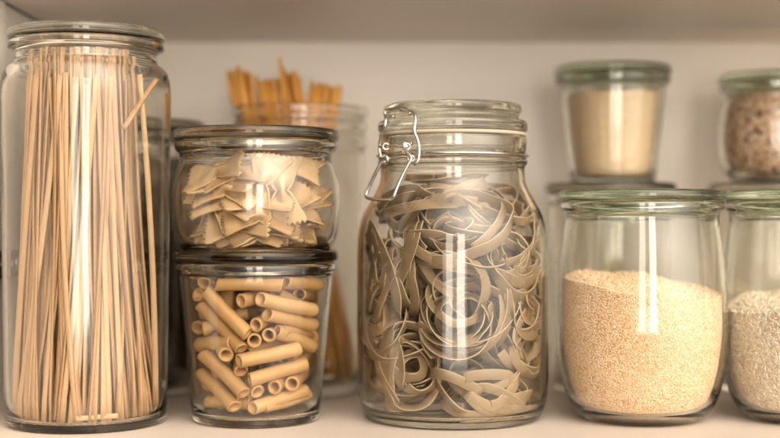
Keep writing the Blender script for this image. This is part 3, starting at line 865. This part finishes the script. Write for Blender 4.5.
# ================================================================== M  dark rear jar at the left
Mp = Vector((-.1790, .925, 0))
j = thing('dark_jar', 'blurred dark-filled jar standing in shadow behind the tall jar', 'jar', Mp)
oM, iM = neckless(.0440, .0415, .1830, flange=.0458)
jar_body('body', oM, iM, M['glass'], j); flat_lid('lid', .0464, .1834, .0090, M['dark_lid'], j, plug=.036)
rM = prof(iM)
b = fill_mesh('dark_filling', rM, .007, lambda x, y: .165, .0012, M['bean_bed'], None, Mp)
tag(b, 'very dark filling of the shadowed jar behind the tall jar', 'food', kind='stuff')

# ------------------------------------------------------------------ light: a two-pane window behind the camera to the right, a weaker one to the left
def area(name, loc, target, sx, sy, power, col):
    l = bpy.data.lights.new(name, 'AREA'); l.shape = 'RECTANGLE'; l.size = sx; l.size_y = sy; l.energy = power; l.color = col
    o = bpy.data.objects.new(name, l); COL.objects.link(o); o.location = loc
    o.rotation_euler = (Vector(target) - Vector(loc)).to_track_quat('-Z', 'Y').to_euler(); return o
WARM = (1.0, .895, .785)
area('window_light', (-.26, -1.55, .36), (-.26, .9, .36), .34, 1.1, 7, WARM)
area('veil_light', (.02, -1.62, -.06), (.02, .9, -.02), 1.25, .40, 4.2, WARM)  # added lamp, puts a pale soft reflection on the jar fronts
area('window_light', (.33, -1.55, .36), (.33, .9, .36), .38, 1.1, 12, WARM)
w = bpy.data.worlds.new('World'); S.world = w; w.use_nodes = True
wn = w.node_tree; bg = wn.nodes['Background']; bg.inputs['Strength'].default_value = .62
tc = wn.nodes.new('ShaderNodeTexCoord'); sx = wn.nodes.new('ShaderNodeSeparateXYZ'); wn.links.new(tc.outputs['Generated'], sx.inputs[0])
# the room: dim on the left, brighter on the right, darkest towards the floor
ma = wn.nodes.new('ShaderNodeMath'); ma.operation = 'MULTIPLY_ADD'; ma.inputs[1].default_value = .55; ma.inputs[2].default_value = .42
wn.links.new(sx.outputs['X'], ma.inputs[0])
mb = wn.nodes.new('ShaderNodeMath'); mb.operation = 'MULTIPLY_ADD'; mb.inputs[1].default_value = .30
wn.links.new(sx.outputs['Z'], mb.inputs[0]); wn.links.new(ma.outputs[0], mb.inputs[2])
wc = ramp(wn, mb.outputs[0], [(0.05, (.02, .016, .012)), (.5, (.32, .275, .225)), (1.0, (.66, .58, .49))])
# two soft bright lobes added to light the cupboard: high front and right
def lobe(d, power, strength, prev):
    v = Vector(d).normalized()
    dp = wn.nodes.new('ShaderNodeVectorMath'); dp.operation = 'DOT_PRODUCT'; dp.inputs[1].default_value = v
    wn.links.new(tc.outputs['Generated'], dp.inputs[0])
    mx = wn.nodes.new('ShaderNodeMath'); mx.operation = 'MAXIMUM'; mx.inputs[1].default_value = 0; wn.links.new(dp.outputs['Value'], mx.inputs[0])
    pw = wn.nodes.new('ShaderNodeMath'); pw.operation = 'POWER'; pw.inputs[1].default_value = power; wn.links.new(mx.outputs[0], pw.inputs[0])
    sc = wn.nodes.new('ShaderNodeVectorMath'); sc.operation = 'SCALE'; sc.inputs[0].default_value = [c * strength for c in WARM]
    wn.links.new(pw.outputs[0], sc.inputs['Scale'])
    ad = wn.nodes.new('ShaderNodeVectorMath'); ad.operation = 'ADD'
    wn.links.new(prev, ad.inputs[0]); wn.links.new(sc.outputs[0], ad.inputs[1]); return ad.outputs[0]
o_ = lobe((.30, -.72, .62), 7, 12.8, wc); o_ = lobe((.80, -.62, .22), 7, 3.8, o_)
wn.links.new(o_, bg.inputs['Color'])

# ------------------------------------------------------------------ camera
cd = bpy.data.cameras.new('Camera'); cam = bpy.data.objects.new('Camera', cd); COL.objects.link(cam)
cam.location = (0, 0, CAM_Z); cam.rotation_euler = (PI / 2, 0, 0)
cd.sensor_width = 36; cd.lens = 36 * F / 780; cd.clip_start = .01; cd.clip_end = 50
cd.dof.use_dof = True; cd.dof.focus_distance = .752; cd.dof.aperture_fstop = 2.5; cd.dof.aperture_blades = 7
S.camera = cam

S.render.engine = 'CYCLES'
cy = S.cycles
cy.max_bounces = 18; cy.transmission_bounces = 16; cy.glossy_bounces = 8; cy.diffuse_bounces = 8; cy.transparent_max_bounces = 16
cy.caustics_reflective = True; cy.caustics_refractive = True; cy.blur_glossy = 0.3
cy.sample_clamp_indirect = 14.0; cy.sample_clamp_direct = 0
cy.use_denoising = True; cy.denoiser = 'OPENIMAGEDENOISE'
cy.use_adaptive_sampling = False
S.view_settings.view_transform = 'Standard'; S.view_settings.look = 'None'
S.view_settings.exposure = 0; S.view_settings.gamma = 1
